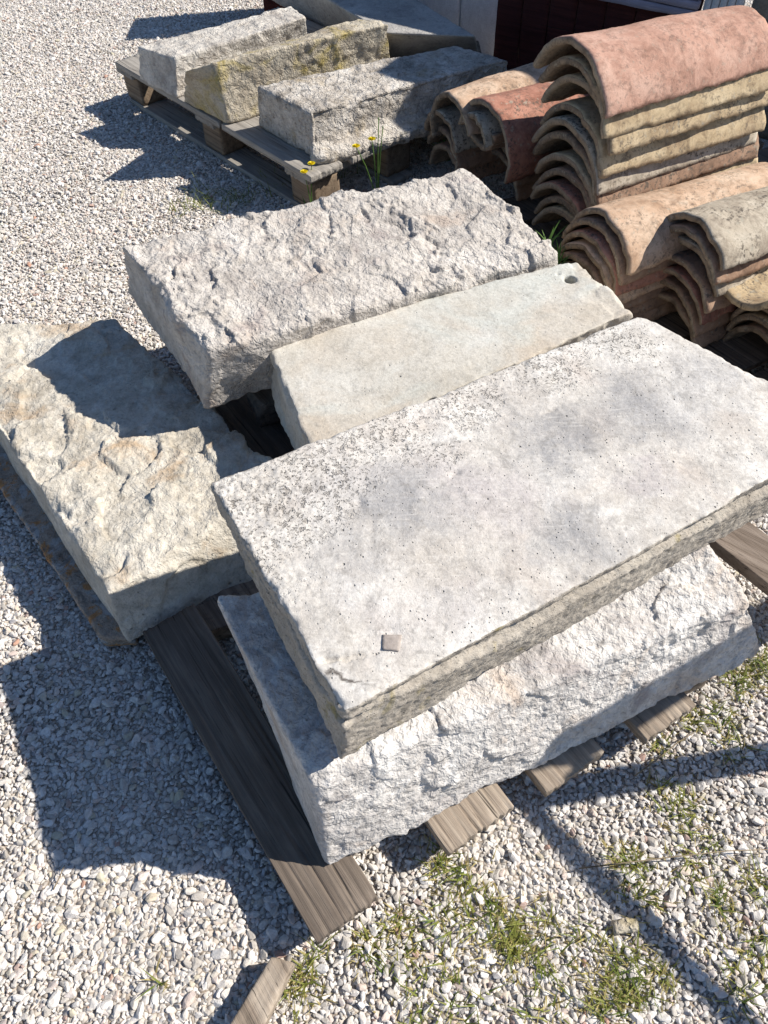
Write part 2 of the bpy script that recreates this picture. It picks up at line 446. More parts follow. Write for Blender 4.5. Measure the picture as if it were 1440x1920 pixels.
def col_mat(name, c, rough=.8, trans=0.0):
    s = NT(name)
    n = s.noise(40, 3, .6)
    col = s.mix(s.ramp(n, [(.3, 0.0), (.7, 1.0)]), tuple(x * .75 for x in c), tuple(min(1, x * 1.2) for x in c))
    return s.finish(col, rough, None, .2)

# ------------------------------------------------------------------ ground and gravel
def ground_mat():
    s = NT('gravel_bed')
    v = s.voro(95, 'F1'); vc = s.voro(95, 'F1', out='Color')
    sep = s.n('ShaderNodeSeparateColor'); s.l(vc, sep.inputs[0])
    col = s.ramp(sep.outputs[0], [(.0, (.44, .39, .335)), (.5, (.56, .515, .46)), (1.0, (.68, .655, .63))])
    e = s.voro(95, 'DISTANCE_TO_EDGE')
    col = s.mix(s.ramp(e, [(.0, 1.0), (.10, 0.0)]), col, (.23, .18, .135))
    nrm = s.bump(v, -1.0, .012) if False else s.bump(s.math('SUBTRACT', 1.0, v), 1.0, .010)
    return s.finish(col, .95, nrm, .2)

g = mesh('ground', [(-40, -20, 0), (40, -20, 0), (40, 60, 0), (-40, 60, 0)], [(0, 1, 2, 3)], False)
gro = tag(link('gravel_yard', g, ground_mat(), None, (0, 0, -.0025)), 'open yard of pale crushed stone', None, None, 'structure')

def cam_px(P):
    p, r = R(CAM_PITCH), R(CAM_ROLL)
    fw = np.array([0, math.cos(p), -math.sin(p)]); up = np.array([0, math.sin(p), math.cos(p)]); rt = np.array([1., 0, 0])
    rt2 = rt * math.cos(r) + up * math.sin(r); up2 = up * math.cos(r) - rt * math.sin(r)
    v = P - np.array([0, 0, CAM_H]); z = v @ fw
    return (v @ rt2) / z, (v @ up2) / z, z

def pebble_mat():
    s = NT('pebbles')
    oi = s.n('ShaderNodeObjectInfo')
    rnd = oi.outputs['Random']
    col = s.ramp(rnd, [(.0, (.42, .39, .355)), (.10, (.57, .53, .48)), (.35, (.68, .64, .59)), (.6, (.74, .70, .655)), (.8, (.81, .78, .745)), (.92, (.70, .58, .51)), (.965, (.60, .55, .42)), (.985, (.36, .34, .34)), (1.0, (.50, .30, .22))])
    n = s.noise(1.7, 4, .65)
    col = s.mix(1.0, col, s.ramp(n, [(.3, (.74, .72, .70)), (.65, (1, 1, 1))]), 'MULTIPLY')
    return s.finish(col, .85, s.bump(s.noise(5, 3, .6), .25, .06), .3)
PEB = pebble_mat()

def gravel_nodes(mat):
    ng = bpy.data.node_groups.new('gravel_scatter', 'GeometryNodeTree')
    ng.interface.new_socket('Geometry', in_out='INPUT', socket_type='NodeSocketGeometry')
    ng.interface.new_socket('Geometry', in_out='OUTPUT', socket_type='NodeSocketGeometry')
    N, Lk = ng.nodes, ng.links
    gi, go = N.new('NodeGroupInput'), N.new('NodeGroupOutput')
    g2i = N.new('GeometryNodeGeometryToInstance')
    for k in range(6):
        ico = N.new('GeometryNodeMeshIcoSphere'); ico.inputs['Radius'].default_value = 1.0; ico.inputs['Subdivisions'].default_value = 2 if k else 2
        pos = N.new('GeometryNodeInputPosition')
        nz = N.new('ShaderNodeTexNoise'); nz.noise_dimensions = '4D'
        nz.inputs['Scale'].default_value = .62; nz.inputs['Detail'].default_value = .6; nz.inputs['W'].default_value = k * 7.7 + 1.3
        Lk.new(pos.outputs[0], nz.inputs['Vector'])
        sub = N.new('ShaderNodeVectorMath'); sub.operation = 'SUBTRACT'; Lk.new(nz.outputs['Color'], sub.inputs[0]); sub.inputs[1].default_value = (.5, .5, .5)
        sc = N.new('ShaderNodeVectorMath'); sc.operation = 'SCALE'; Lk.new(sub.outputs[0], sc.inputs[0]); sc.inputs['Scale'].default_value = 2.3
        sp = N.new('GeometryNodeSetPosition'); Lk.new(ico.outputs[0], sp.inputs['Geometry']); Lk.new(sc.outputs[0], sp.inputs['Offset'])
        # cut facets: snap along a coarse voronoi so the pebble looks broken
        hull = N.new('GeometryNodeConvexHull'); Lk.new(sp.outputs[0], hull.inputs[0])
        sm = N.new('GeometryNodeSetMaterial'); Lk.new(hull.outputs[0], sm.inputs[0]); sm.inputs['Material'].default_value = mat
        ss = N.new('GeometryNodeSetShadeSmooth'); Lk.new(sm.outputs[0], ss.inputs[0]); ss.inputs['Shade Smooth'].default_value = False
        Lk.new(ss.outputs[0], g2i.inputs[0])
    iop = N.new('GeometryNodeInstanceOnPoints')
    Lk.new(gi.outputs[0], iop.inputs['Points']); Lk.new(g2i.outputs[0], iop.inputs['Instance'])
    iop.inputs['Pick Instance'].default_value = True
    ri = N.new('FunctionNodeRandomValue'); ri.data_type = 'INT'
    ri.inputs[4].default_value = 0; ri.inputs[5].default_value = 5
    Lk.new(ri.outputs[2], iop.inputs['Instance Index'])
    rr = N.new('FunctionNodeRandomValue'); rr.data_type = 'FLOAT_VECTOR'
    rr.inputs[0].default_value = (-.6, -.6, 0); rr.inputs[1].default_value = (.6, .6, 6.283)
    Lk.new(rr.outputs[0], iop.inputs['Rotation'])
    na = N.new('GeometryNodeInputNamedAttribute'); na.data_type = 'FLOAT'; na.inputs['Name'].default_value = 'size'
    rs = N.new('FunctionNodeRandomValue'); rs.data_type = 'FLOAT_VECTOR'
    rs.inputs[0].default_value = (.80, .66, .42); rs.inputs[1].default_value = (1.3, 1.05, .68); rs.inputs['Seed'].default_value = 5
    vm = N.new('ShaderNodeVectorMath'); vm.operation = 'SCALE'; Lk.new(rs.outputs[0], vm.inputs[0]); Lk.new(na.outputs[0], vm.inputs['Scale'])
    Lk.new(vm.outputs[0], iop.inputs['Scale'])
    Lk.new(iop.outputs[0], go.inputs[0])
    return ng

def build_gravel():
    rg = np.random.default_rng(3)
    sp = .0080
    xs = np.arange(-2.9, 2.3, sp); ys = np.arange(-.35, 5.4, sp * .87)
    X, Y = np.meshgrid(xs, ys)
    X = X + (np.arange(len(ys)) % 2)[:, None] * sp * .5
    P = np.stack([X.ravel(), Y.ravel(), np.zeros(X.size)], 1)
    P[:, :2] += rg.normal(0, sp * .30, (len(P), 2))
    sx, sy, z = cam_px(P)
    hx, hy = 720 / 1400, 960 / 1400
    keep = (z > .1) & (np.abs(sx) < hx * 1.12) & (np.abs(sy) < hy * 1.07)
    # ground buried deep under the stacked stones, tiles and far structures
    def inside(poly):
        m = np.ones(len(P), bool)
        for a, b in zip(poly, poly[1:] + poly[:1]):
            m &= ((b[0]-a[0])*(P[:, 1]-a[1]) - (b[1]-a[1])*(P[:, 0]-a[0])) > 0
        return m
    for poly in ([(-.05, .50), (.55, .80), (.35, 1.55), (-.25, 1.25)], [(.35, 1.75), (1.2, 2.1), (.9, 2.6), (.15, 2.2)], [(-.1, 2.9), (.5, 2.6), (2.3, 2.6), (2.3, 5.4), (.1, 5.4)]):
        keep &= ~inside(poly)
    P = P[keep]
    n = len(P)
    size = np.clip(rg.lognormal(math.log(.0041), .36, n), .0026, .0105)
    P[:, 2] = rg.uniform(-.003, .0015, n) + .004 * fbm(P * 3.0, 2)
    P[:, 2] += np.where(size > .007, .001, 0)
    me = bpy.data.meshes.new('gravel')
    me.vertices.add(n); me.vertices.foreach_set('co', P.ravel())
    at = me.attributes.new('size', 'FLOAT', 'POINT'); at.data.foreach_set('value', size)
    me.materials.append(PEB)
    o = tag(link('gravel', me), 'loose white and grey crushed gravel covering the yard', 'gravel', None, 'stuff')
    mod = o.modifiers.new('scatter', 'NODES'); mod.node_group = gravel_nodes(PEB)
    print('pebbles', n)
build_gravel()

# ------------------------------------------------------------------ relief functions
def d_slab(X, P, n, t, L):
    h = .0032 * fbm(X * 7, 4) + .0007 * fbm(X * 60, 3)
    top = np.clip(n[:, 2], 0, 1)
    left = np.clip(1 - t[:, 0] / .17, 0, 1) * np.clip((t[:, 1] - .25) / .3, 0, 1)
    back = np.clip((t[:, 1] - .60) / .3, 0, 1) * np.clip(1.05 - t[:, 0], 0, 1)
    pit = np.clip(fbm(X * 120, 2, ridged=True) - .55, 0, 2)
    h = h + top * (left + .6 * back) * (-.0028 * pit - .0025 * np.clip(fbm(X * 24 + 5, 2), 0, 1))
    for (u, v, ru, rv, dp) in ((.38, .60, .030, .018, .006), (.70, .83, .022, .010, .004), (.62, .70, .03, .007, .003), (.20, .66, .02, .02, .004)):
        q = ((P[:, 0] - u * L[0]) / ru) ** 2 + ((P[:, 1] - v * L[1]) / rv) ** 2
        h = h - top * dp * np.exp(-q * 3) * (1 + fbm(X * 60, 2))
    front = np.clip(-n[:, 1], 0, 1)
    band = t[:, 2] - (.66 + .20 * np.clip(1 - t[:, 0] * 4, 0, 1) + .02 * fbm(X * 12, 2))
    und = np.clip((1 - t[:, 2]) / np.maximum(1 - t[:, 2] + band, .05), 0, 1) ** 1.3      # the face is undercut below its top edge down to a step
    h = h - front * np.clip(band * 40 + .5, 0, 1) * .017 * und * np.clip(t[:, 0] * 6 + .15, 0, 1)
    # crack at the near corner
    a0, b0 = np.array([0., .085]), np.array([.085, .048])
    q = P[:, :2] - a0; w = np.clip((q @ (b0 - a0)) / ((b0 - a0) @ (b0 - a0)), 0, 1)
    dd = np.linalg.norm(q - w[:, None] * (b0 - a0), axis=1) + .006 * fbm(X * 40, 2)
    h = h - top * .012 * np.exp(-(dd / .0032) ** 2) * (1.1 - w)
    cr = (t[:, 2] - .72) - .10 * fbm(X * 25, 2)
    h = h - np.clip(1 - t[:, 0] / .10, 0, 1) * np.clip(-n[:, 0] - n[:, 1], 0, 1) * .012 * np.exp(-(cr / .05) ** 2)
    h = h + front * (.0024 * fbm(X * 110, 2)) + np.clip(-n[:, 0], 0, 1) * (.004 * fbm(X * 25, 3) + .0018 * fbm(X * 110, 2))
    return h

def d_mid(X, P, n, t, L):
    h = .0025 * fbm(X * 6, 3) + .0006 * fbm(X * 50, 2)
    side = 1 - np.clip(n[:, 2], 0, 1)
    h = h + side * (.16 * facet(X, .06, .8, 40, .3) + .002 * fbm(X * 50, 3))
    edge = np.clip(1 - (1 - t[:, 0]) / .10, 0, 1)
    h = h + edge * (.25 * facet(X + 2, .07, .7, 50, .3) - .004)
    for (u, v, ra, dp) in ((.925, .73, .0140, .030), (.905, .845, .0035, .006)):
        rr = np.hypot(P[:, 0] - L[0] * u, P[:, 1] - L[1] * v)
        h = h - np.clip(n[:, 2], 0, 1) * dp / (1 + np.exp((rr - ra) / .0010))
    return h

def wobble(X, a, f):
    return X + a * np.stack([fbm(X * f + 3, 3), fbm(X * f + 40, 3), fbm(X * f + 80, 3)], 1)

def rough_relief(X):
    W = wobble(X, .010, 22)
    k = np.clip(.55 + 1.1 * fbm(X * 7 + 60, 2), .12, 1.25)
    return k * (.22 * facet(W, .060, .9, 55, .2)) + k * (.24 * facet(W + 3, .020, 1.0, 45, .3)) + k * .0018 * fbm(X * 45, 3, ridged=True) + .0014 * fbm(X * 130, 2) + .16 * facet(X + 9, .11, .8, 70, .2)
    return .20 * facet(W, .060, .9, 55, .2) + .22 * facet(W + 3, .020, 1.0, 45, .3) + .0016 * fbm(X * 45, 3, ridged=True) + .0016 * fbm(X * 130, 2)

def d_rough(X, P, n, t, L):
    top = np.clip(n[:, 2], 0, 1)
    h = rough_relief(X) * (.40 + .60 * top) + .007 * fbm(X * 5, 2)
    return h - .014 * np.clip(fbm(X * 7 + 9, 2) - .5, 0, 1)

def d_bottom(X, P, n, t, L):
    left = np.clip(-n[:, 0] * 1.4, 0, 1)
    W = wobble(X, .004, 34)
    k = np.clip(.5 + 1.1 * fbm(X * 7 + 60, 2), .1, 1.3)
    h = .13 * facet(W, .15, .9, 160, .25) + .15 * facet(W + 7, .055, .9, 120, .3) + k * .16 * facet(W + 2, .022, 1.0, 80, .35) + .004 * fbm(X * 4, 2) + .0013 * fbm(X * 60, 3, ridged=True) + .0012 * fbm(X * 130, 2)
    h = h - .005 * np.exp(-(fbm(X * 7 + 4, 3) / .022) ** 2) * np.clip(fbm(X * 5 + 20, 2), 0, 1)
    return h * (1 - .75 * left)

def d_left(X, P, n, t, L):
    top = np.clip(n[:, 2], 0, 1)
    W = wobble(X, .012, 18)
    k = np.clip(.5 + 1.2 * fbm(X * 6 + 60, 2), .1, 1.3)
    h = .26 * facet(W, .12, .9, 90, .2) + k * .16 * facet(W + 5, .034, 1.0, 50, .25) + .0017 * fbm(X * 38, 3, ridged=True) + .004 * fbm(X * 5, 2) + .0014 * fbm(X * 120, 2)
    left = np.clip(-n[:, 0], 0, 1)
    return h * (.5 + .5 * top) * (1 - .85 * left)

def d_kerb(X, P, n, t, L):
    end = np.clip(-n[:, 0], 0, 1)
    return (.10 * facet(X, .06, .8, 40, .3) + .004 * fbm(X * 8, 3) + .0030 * fbm(X * 45, 3)) * (1 - .5 * end)

def d_kerb3(X, P, n, t, L):
    h = d_kerb(X, P, n, t, L)
    front = np.clip(-n[:, 1], 0, 1)
    foot = 1 / (1 + np.exp((t[:, 2] - .25) * 40))
    return h + front * (.045 * foot + .004 * fbm(X * 60, 2)) - .012 * front * (1 - foot)

def d_plain(X, P, n, t, L):
    return .002 * fbm(X * 8, 3)

# ------------------------------------------------------------------ the near pile of stones
big = block('stone_slab',
    [(-0.071, 0.366, 0.328), (0.798, 0.847, 0.328), (0.498, 1.138, 0.335), (-0.280, 0.796, 0.335), (-0.055, 0.371, 0.475), (0.771, 0.821, 0.475), (0.487, 1.126, 0.475), (-0.267, 0.752, 0.475)],
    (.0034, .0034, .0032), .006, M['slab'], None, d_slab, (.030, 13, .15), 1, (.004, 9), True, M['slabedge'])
tag(big, 'large pale limestone slab with pitted face lying on top of the pile', 'stone slab', 'stones on the near pallet')

mid = block('stone_slab',
    [(-0.186, 1.078, 0.18), (0.616, 1.386, 0.18), (0.539, 1.610, 0.18), (-0.248, 1.261, 0.18), (-0.126, 0.936, 0.335), (0.550, 1.316, 0.335), (0.469, 1.518, 0.335), (-0.238, 1.268, 0.335)],
    (.0042, .0042, .006), .007, M['midslab'], None, d_mid, (.022, 14, .3), 2, (.0025, 7))
tag(mid, 'smooth greenish white slab with a small round hole near one corner', 'stone slab', 'stones on the near pallet')

far = block('stone_block',
    [(-0.380, 1.183, 0.215), (0.462, 1.551, 0.17), (0.310, 1.952, 0.17), (-0.621, 1.601, 0.23), (-0.338, 1.172, 0.385), (0.434, 1.538, 0.34), (0.227, 1.817, 0.41), (-0.549, 1.463, 0.445)],
    (.0036, .0036, .005), .014, M['rough'], None, d_rough, (.04, 9, .15), 3, (.007, 6))
tag(far, 'rough hewn grey brown stone block with chiselled top behind the smooth slabs', 'stone block', 'stones on the near pallet')

low = block('stone_block',
    [(-0.110, 0.282, 0.08), (0.692, 0.628, 0.08), (0.658, 0.788, 0.08), (-0.295, 0.706, 0.08), (-0.115, 0.349, 0.285), (0.608, 0.643, 0.25), (0.536, 0.709, 0.325), (-0.278, 0.641, 0.325)],
    (.0036, .004, .0034), .009, M['bottom'], None, d_bottom, (.022, 9, .2), 5, (.003, 6))
tag(low, 'broken white stone block lying on the planks beneath the large pitted slab', 'stone block', 'stones on the near pallet')

lef = block('stone_block',
    [(-0.512, 0.715, 0.045), (-0.228, 0.873, 0.045), (-0.665, 1.607, 0.045), (-1.080, 1.471, 0.045), (-0.522, 0.756, 0.165), (-0.190, 1.022, 0.165), (-0.668, 1.577, 0.165), (-1.132, 1.577, 0.165)],
    (.0038, .0038, .005), .008, M['left'], None, d_left, (.045, 10, .15), 6, (.006, 8))
tag(lef, 'rough yellowish stone block half in shadow with a lichen spotted ledge', 'stone block', 'stones on the near pallet')
ledge = block('ledge', [(-0.572, 0.728, 0.002), (-0.500, 0.733, 0.002), (-1.072, 1.538, 0.002), (-1.189, 1.544, 0.002), (-0.565, 0.723, 0.055), (-0.499, 0.718, 0.055), (-1.034, 1.474, 0.055), (-1.168, 1.481, 0.055)],
    (.006, .008, .006), .012, M['ledge'], lef, lambda X, P, n, t, L: .004 * fbm(X * 25, 3), (.01, 20, .2), 8)
ledge['label'] = 'brown lichen spotted ledge along the lower edge'

pm = block('mortar_patch', [(-0.009, 0.458, 0.4735), (0.013, 0.454, 0.4735), (0.018, 0.478, 0.4735), (-0.008, 0.480, 0.4735), (-0.009, 0.456, 0.4764), (0.013, 0.452, 0.4764), (0.018, 0.477, 0.4764), (-0.008, 0.478, 0.4764)],
    (.004, .004, .002), .001, M['patch'], big)
pm['label'] = 'small square grey brown mark'

# ------------------------------------------------------------------ near pallet
def d_wood(seed, amp=.0022):
    def f(X, P, n, t, L):
        q = np.stack([P[:, 0] * 1.5, P[:, 1] * 110, P[:, 2] * 110], 1) + seed
        g = fbm(q, 3)
        c1 = perlin(np.stack([P[:, 0] * 1.6, P[:, 1] * 26, P[:, 2] * 0], 1) + seed * 3.3)
        c2 = perlin(np.stack([P[:, 0] * 2.6, P[:, 1] * 55, P[:, 2] * 0], 1) + seed * 1.7)
        c3 = np.clip(perlin(np.stack([P[:, 0] * 5, P[:, 1] * 14, P[:, 2] * 0], 1) + seed * 2.1) * 2.2 + .45, 0, 1)
        crack = np.exp(-(c1 / .028) ** 2) * (.35 + .65 * c3) + .35 * np.exp(-(c2 / .04) ** 2) * c3
        return amp * g * .22 + np.abs(n[:, 0]) * .004 * fbm(np.stack([P[:, 1] * 90, P[:, 2] * 30, P[:, 0] * 0], 1) + seed, 2) - crack * .0030 + .0015 * fbm(P * 6 + seed, 2)
    return f

pal = empty('pallet', (.10, .45, 0), 'weathered grey timber pallet carrying the pile of near stones', 'pallet')
BANG = -56.0
def plank_along(p0, p1, width, ztop, thick, parent, mat, seed, name='plank', jag=.004):
    """a board from p0 to p1 (centre line), its front end at p0."""
    p0 = np.array(p0[:2]); p1 = np.array(p1[:2])
    d = (p1 - p0); d /= np.linalg.norm(d); s = np.array([-d[1], d[0]])
    q = []
    for z in (ztop - thick, ztop):
        for a, b in ((p0, -1), (p1, -1), (p1, 1), (p0, 1)):
            v = a + s * b * width * .5
            q.append((v[0], v[1], z))
    return block(name, q, (.016, .0019, .005), .0022, mat, parent, d_wood(seed), (.006, 18, .2), seed, (0, 5))

# boards run away from the viewer; their front ends stick out under the broken block
boards = [
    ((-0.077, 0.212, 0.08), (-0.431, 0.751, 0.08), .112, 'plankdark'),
    ((0.141, 0.335, 0.08), (-0.090, 0.709, 0.08), .135, 'plank'),
    ((0.310, 0.422, 0.08), (0.080, 0.799, 0.08), .130, 'plank'),
    ((0.494, 0.504, 0.08), (0.264, 0.896, 0.08), .120, 'plank'),
]
for k, (a, b, w, mt) in enumerate(boards):
    plank_along(a, b, w, .079 - .001 * k, .026, pal, M[mt], 11 + k)
plank_along((0.839, 0.702, 0.11), (0.645, 0.983, 0.11), .098, .108, .030, pal, M['plankmid'], 17)
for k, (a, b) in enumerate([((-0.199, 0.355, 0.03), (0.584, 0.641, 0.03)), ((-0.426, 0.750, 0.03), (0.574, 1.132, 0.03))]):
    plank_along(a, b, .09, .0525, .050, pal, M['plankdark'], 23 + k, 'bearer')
# timbers that lift the two back stones to the height of the slab in front
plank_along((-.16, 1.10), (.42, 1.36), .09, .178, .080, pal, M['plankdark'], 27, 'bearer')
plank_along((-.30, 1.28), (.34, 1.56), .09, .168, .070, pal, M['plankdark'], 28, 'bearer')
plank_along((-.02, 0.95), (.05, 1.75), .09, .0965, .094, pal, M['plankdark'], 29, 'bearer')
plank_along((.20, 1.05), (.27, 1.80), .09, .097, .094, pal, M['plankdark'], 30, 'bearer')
plank_along((-.10, .93), (-.40, 1.42), .13, .078, .024, pal, M['plankdark'], 32)  # dark boards, this and the next, added to blacken the void between the stones
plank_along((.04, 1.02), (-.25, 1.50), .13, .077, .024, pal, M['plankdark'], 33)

off = block('timber_offcut', [(-0.257, 0.088, 0), (-0.202, 0.086, 0), (-0.161, 0.162, 0), (-0.198, 0.172, 0), (-0.253, 0.082, 0.045), (-0.198, 0.083, 0.045), (-0.160, 0.163, 0.045), (-0.195, 0.172, 0.045)],
    (.004, .006, .006), .003, M['plank'], None, lambda X, P, n, t, L: .0016 * fbm(np.stack([P[:, 0] * 70, P[:, 1] * 3, P[:, 2] * 70], 1), 3), (.008, 25, .1), 31)
tag(off, 'short weathered timber offcut lying on the gravel at the bottom of the picture', 'timber')

# ------------------------------------------------------------------ back pallet with kerb stones
bp = empty('pallet', (-.35, 2.95, 0), 'bleached low pallet in the background carrying three old kerb stones', 'pallet')
C1 = np.array((-0.984, 3.191, 0.165)[:2]); C2 = np.array((-0.191, 2.258, 0.165)[:2])
BD = (C2 - C1) / np.linalg.norm(C2 - C1); AD = np.array([-BD[1], BD[0]])     # AD points away to the right
if AD[0] < 0: AD = -AD
BL = float(np.linalg.norm(C2 - C1))
def bpt(s, t): return C2 - BD * s + AD * t      # s along the edge from the near corner, t across
# the edge board is broken in two, the rest are whole
def bboard(s0, s1, t0, t1, z0, z1, mat, seed, name='plank'):
    tc = (t0 + t1) / 2
    return plank_along(bpt(s0, tc), bpt(s1, tc), t1 - t0, z1, z1 - z0, bp, mat, seed, name)
bboard(.0, .50, .0, .13, .143, .165, M['plankback'], 41)
bboard(.515, BL, .0, .12, .143, .165, M['plankback'], 42)
for k, t0 in enumerate((.17, .34, .51, .67)):
    bboard(.0, BL, t0, t0 + .125, .143, .165, M['plankback'], 43 + k)
for k, s0 in enumerate((.03, .56, 1.12)):
    c0, c1 = bpt(s0 + .06, .005), bpt(s0 + .06, .79)
    plank_along(c0, c1, .12, .1425, .020, bp, M['plankback'], 50 + k, 'crossboard')
    for t0 in (.02, .34, .66):
        cc = bpt(s0 + .06, t0 + .06)
        block('block', c8_from(cc, math.degrees(math.atan2(AD[1], AD[0])), .11, .12, .0215, .122), .012, .004, M['blockwood'], bp, d_plain, (.01, 20, .1), 55 + k)
for t0 in (.02, .34, .66):
    bboard(.0, BL, t0, t0 + .10, .001, .021, M['plankback'], 61)

k1 = block('kerb_stone', [(-0.691, 2.839, 0.165), (-0.234, 3.264, 0.165), (-0.370, 3.483, 0.165), (-0.855, 3.012, 0.165), (-0.673, 2.868, 0.29), (-0.227, 3.199, 0.29), (-0.287, 3.339, 0.285), (-0.829, 2.996, 0.285)],
    .008, .008, M['kerb1'], None, d_kerb, (.03, 12, .25), 7, (.003, 8))
tag(k1, 'pale grey kerb stone at the outer end of the back pallet', 'kerb stone', 'kerb stones on the back pallet')
k2 = block('kerb_stone', [(-0.485, 2.620, 0.165), (0.086, 2.982, 0.165), (-0.072, 3.214, 0.165), (-0.669, 2.820, 0.165), (-0.496, 2.639, 0.355), (0.077, 2.918, 0.355), (-0.030, 3.006, 0.345), (-0.597, 2.633, 0.335)],
    .008, .008, M['kerb2'], None, d_kerb, (.03, 12, .25), 8, (.003, 8))
tag(k2, 'yellow lichened kerb stone in the middle of the back pallet', 'kerb stone', 'kerb stones on the back pallet')
k3 = block('kerb_stone', [(-0.182, 2.357, 0.165), (0.494, 2.730, 0.165), (0.293, 3.012, 0.165), (-0.382, 2.604, 0.165), (-0.176, 2.375, 0.305), (0.473, 2.714, 0.305), (0.294, 2.840, 0.31), (-0.360, 2.572, 0.31)],
    .007, .014, M['kerb3'], None, d_kerb3, (.035, 11, .2), 9, (.003, 7))
tag(k3, 'weathered brown and white kerb stone with a projecting foot on the back pallet', 'kerb stone', 'kerb stones on the back pallet')

gs = block('stone_slab', [(0.092, 3.151, 0.14), (0.435, 3.172, 0.14), (0.031, 3.792, 0.14), (-0.432, 3.868, 0.14), (0.064, 2.992, 0.3), (0.384, 2.934, 0.3), (0.012, 3.683, 0.3), (-0.430, 3.809, 0.3)],
    .012, .008, M['greyslab'], None, d_plain, (.02, 10, .2), 10)
tag(gs, 'flat grey slab in blue shade behind the kerb stones', 'stone slab')
block('bearer', [(.02, 3.0, 0), (.45, 2.98, 0), (.45, 3.35, 0), (.02, 3.35, 0), (.02, 3.0, .139), (.45, 2.98, .139), (.45, 3.35, .139), (.02, 3.35, .139)], .03, .006, M['plankdark'], gs, d_plain, (0, 1, 1), 3)

# ------------------------------------------------------------------ red boarded wall and what stands by it
WA = R(-36.0); WD = np.array([math.cos(WA), math.sin(WA)]); W0 = np.array([.52, 3.40]); WN = np.array([-WD[1], WD[0]])
rw = empty('board_wall', (.8, 3.2, 0), 'dark red brown boarded wall in shade behind the roof tiles', 'wall')
def wall_box(s0, s1, d0, d1, z0, z1, mat, parent, name, seed, step=.02):
    q = []
    for z in (z0, z1):
        for s, d in ((s0, d0), (s1, d0), (s1, d1), (s0, d1)):
            v = W0 + WD * s + WN * d; q.append((v[0], v[1], z))
    return block(name, q, step, .003, mat, parent, d_plain, (0, 1, 1), seed)
for k in range(7):
    wall_box(k * .113, k * .113 + .109, 0, .025, .0, .98, M['redwall'], rw, 'board', 70 + k)
for z in (.1, .6):
    wall_box(.0, .79, .026, .06, z, z + .08, M['redwall'], rw, 'rail', 80)
for k in range(6):
    lb = wall_box(.30, .785, -.03, -.003, .335 + k * .028, .335 + k * .028 + .0245, M['lilac'], rw, 'slat', 85 + k)
# pale blocks standing behind the grey slab
WB = ['lower left', 'lower right', 'upper left', 'upper right']
for k in range(4):
    s0 = -.446 + (k % 2) * .223; z0 = (k // 2) * .445
    o = wall_box(s0, s0 + .215, .10, .32, z0, z0 + .441, M['white'], None, 'white_block', 92 + k)
    tag(o, '%s of the four white blocks stacked behind the grey slab' % WB[k], 'block', 'white blocks behind the grey slab')
wst = empty('slat_bundle', (1.25, 2.95, 0), 'bundle of white upright laths at the end of the red boards', 'laths')
for k in range(5):
    wall_box(.80 + k * .026, .822 + k * .026, -.02, .01, .0, .98 - .02 * (k % 2), M['white'], wst, 'lath', 100 + k)
bw = empty('stone_wall', (1.6, 2.9, 0), 'brown dry stone wall at the top right corner behind the tiles', 'wall')
rr = random.Random(5)
for j in range(10):
    s = .95 + (j % 2) * .05
    while s < 1.55:
        w = rr.uniform(.16, .28)
        wall_box(s, s + w - .008, .0 + rr.uniform(-.01, .01), .22, j * .15, j * .15 + .143, M['brownwall'], bw, 'stone', 110 + int(s * 30) + j, .03)
        s += w

crate = empty('wooden_crate', (-.2, 4.08, 0), 'dark red wooden crate showing at the top edge behind the outer kerb stone', 'crate')
for k in range(4):
    zc = .02 + k * .145
    for cx, cy, lx, ly in ((-.17, 3.955, .60, .02), (-.17, 4.195, .60, .02), (-.46, 4.075, .02, .218), (.12, 4.075, .02, .218)):
        block('board', c8_from((cx, cy), 0, lx, ly, zc, zc + .138), .03, .003, M['redwall'], crate, d_plain, (0, 1, 1), 60 + k)

# ------------------------------------------------------------------ roof tiles
TA = 26.0
TILE_COL = {
 'pink':   ((.45, .265, .20), (.54, .36, .285), (.34, .19, .14)),
 'orange': ((.52, .36, .25), (.62, .48, .36), (.40, .26, .17)),
 'buff':   ((.45, .345, .215), (.56, .46, .31), (.28, .20, .125)),
 'grey':   ((.42, .36, .28), (.54, .48, .39), (.27, .22, .17)),
 'brown':  ((.30, .19, .13), (.40, .27, .19), (.20, .13, .09)),
 'umber':  ((.25, .185, .13), (.36, .29, .21), (.15, .11, .08)),
 'red':    ((.36, .17, .12), (.44, .23, .17), (.24, .11, .08)),
}
TM = {}
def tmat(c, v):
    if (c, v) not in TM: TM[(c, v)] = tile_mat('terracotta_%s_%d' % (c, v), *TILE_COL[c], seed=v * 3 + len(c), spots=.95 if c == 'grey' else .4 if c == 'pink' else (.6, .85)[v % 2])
    return TM[(c, v)]

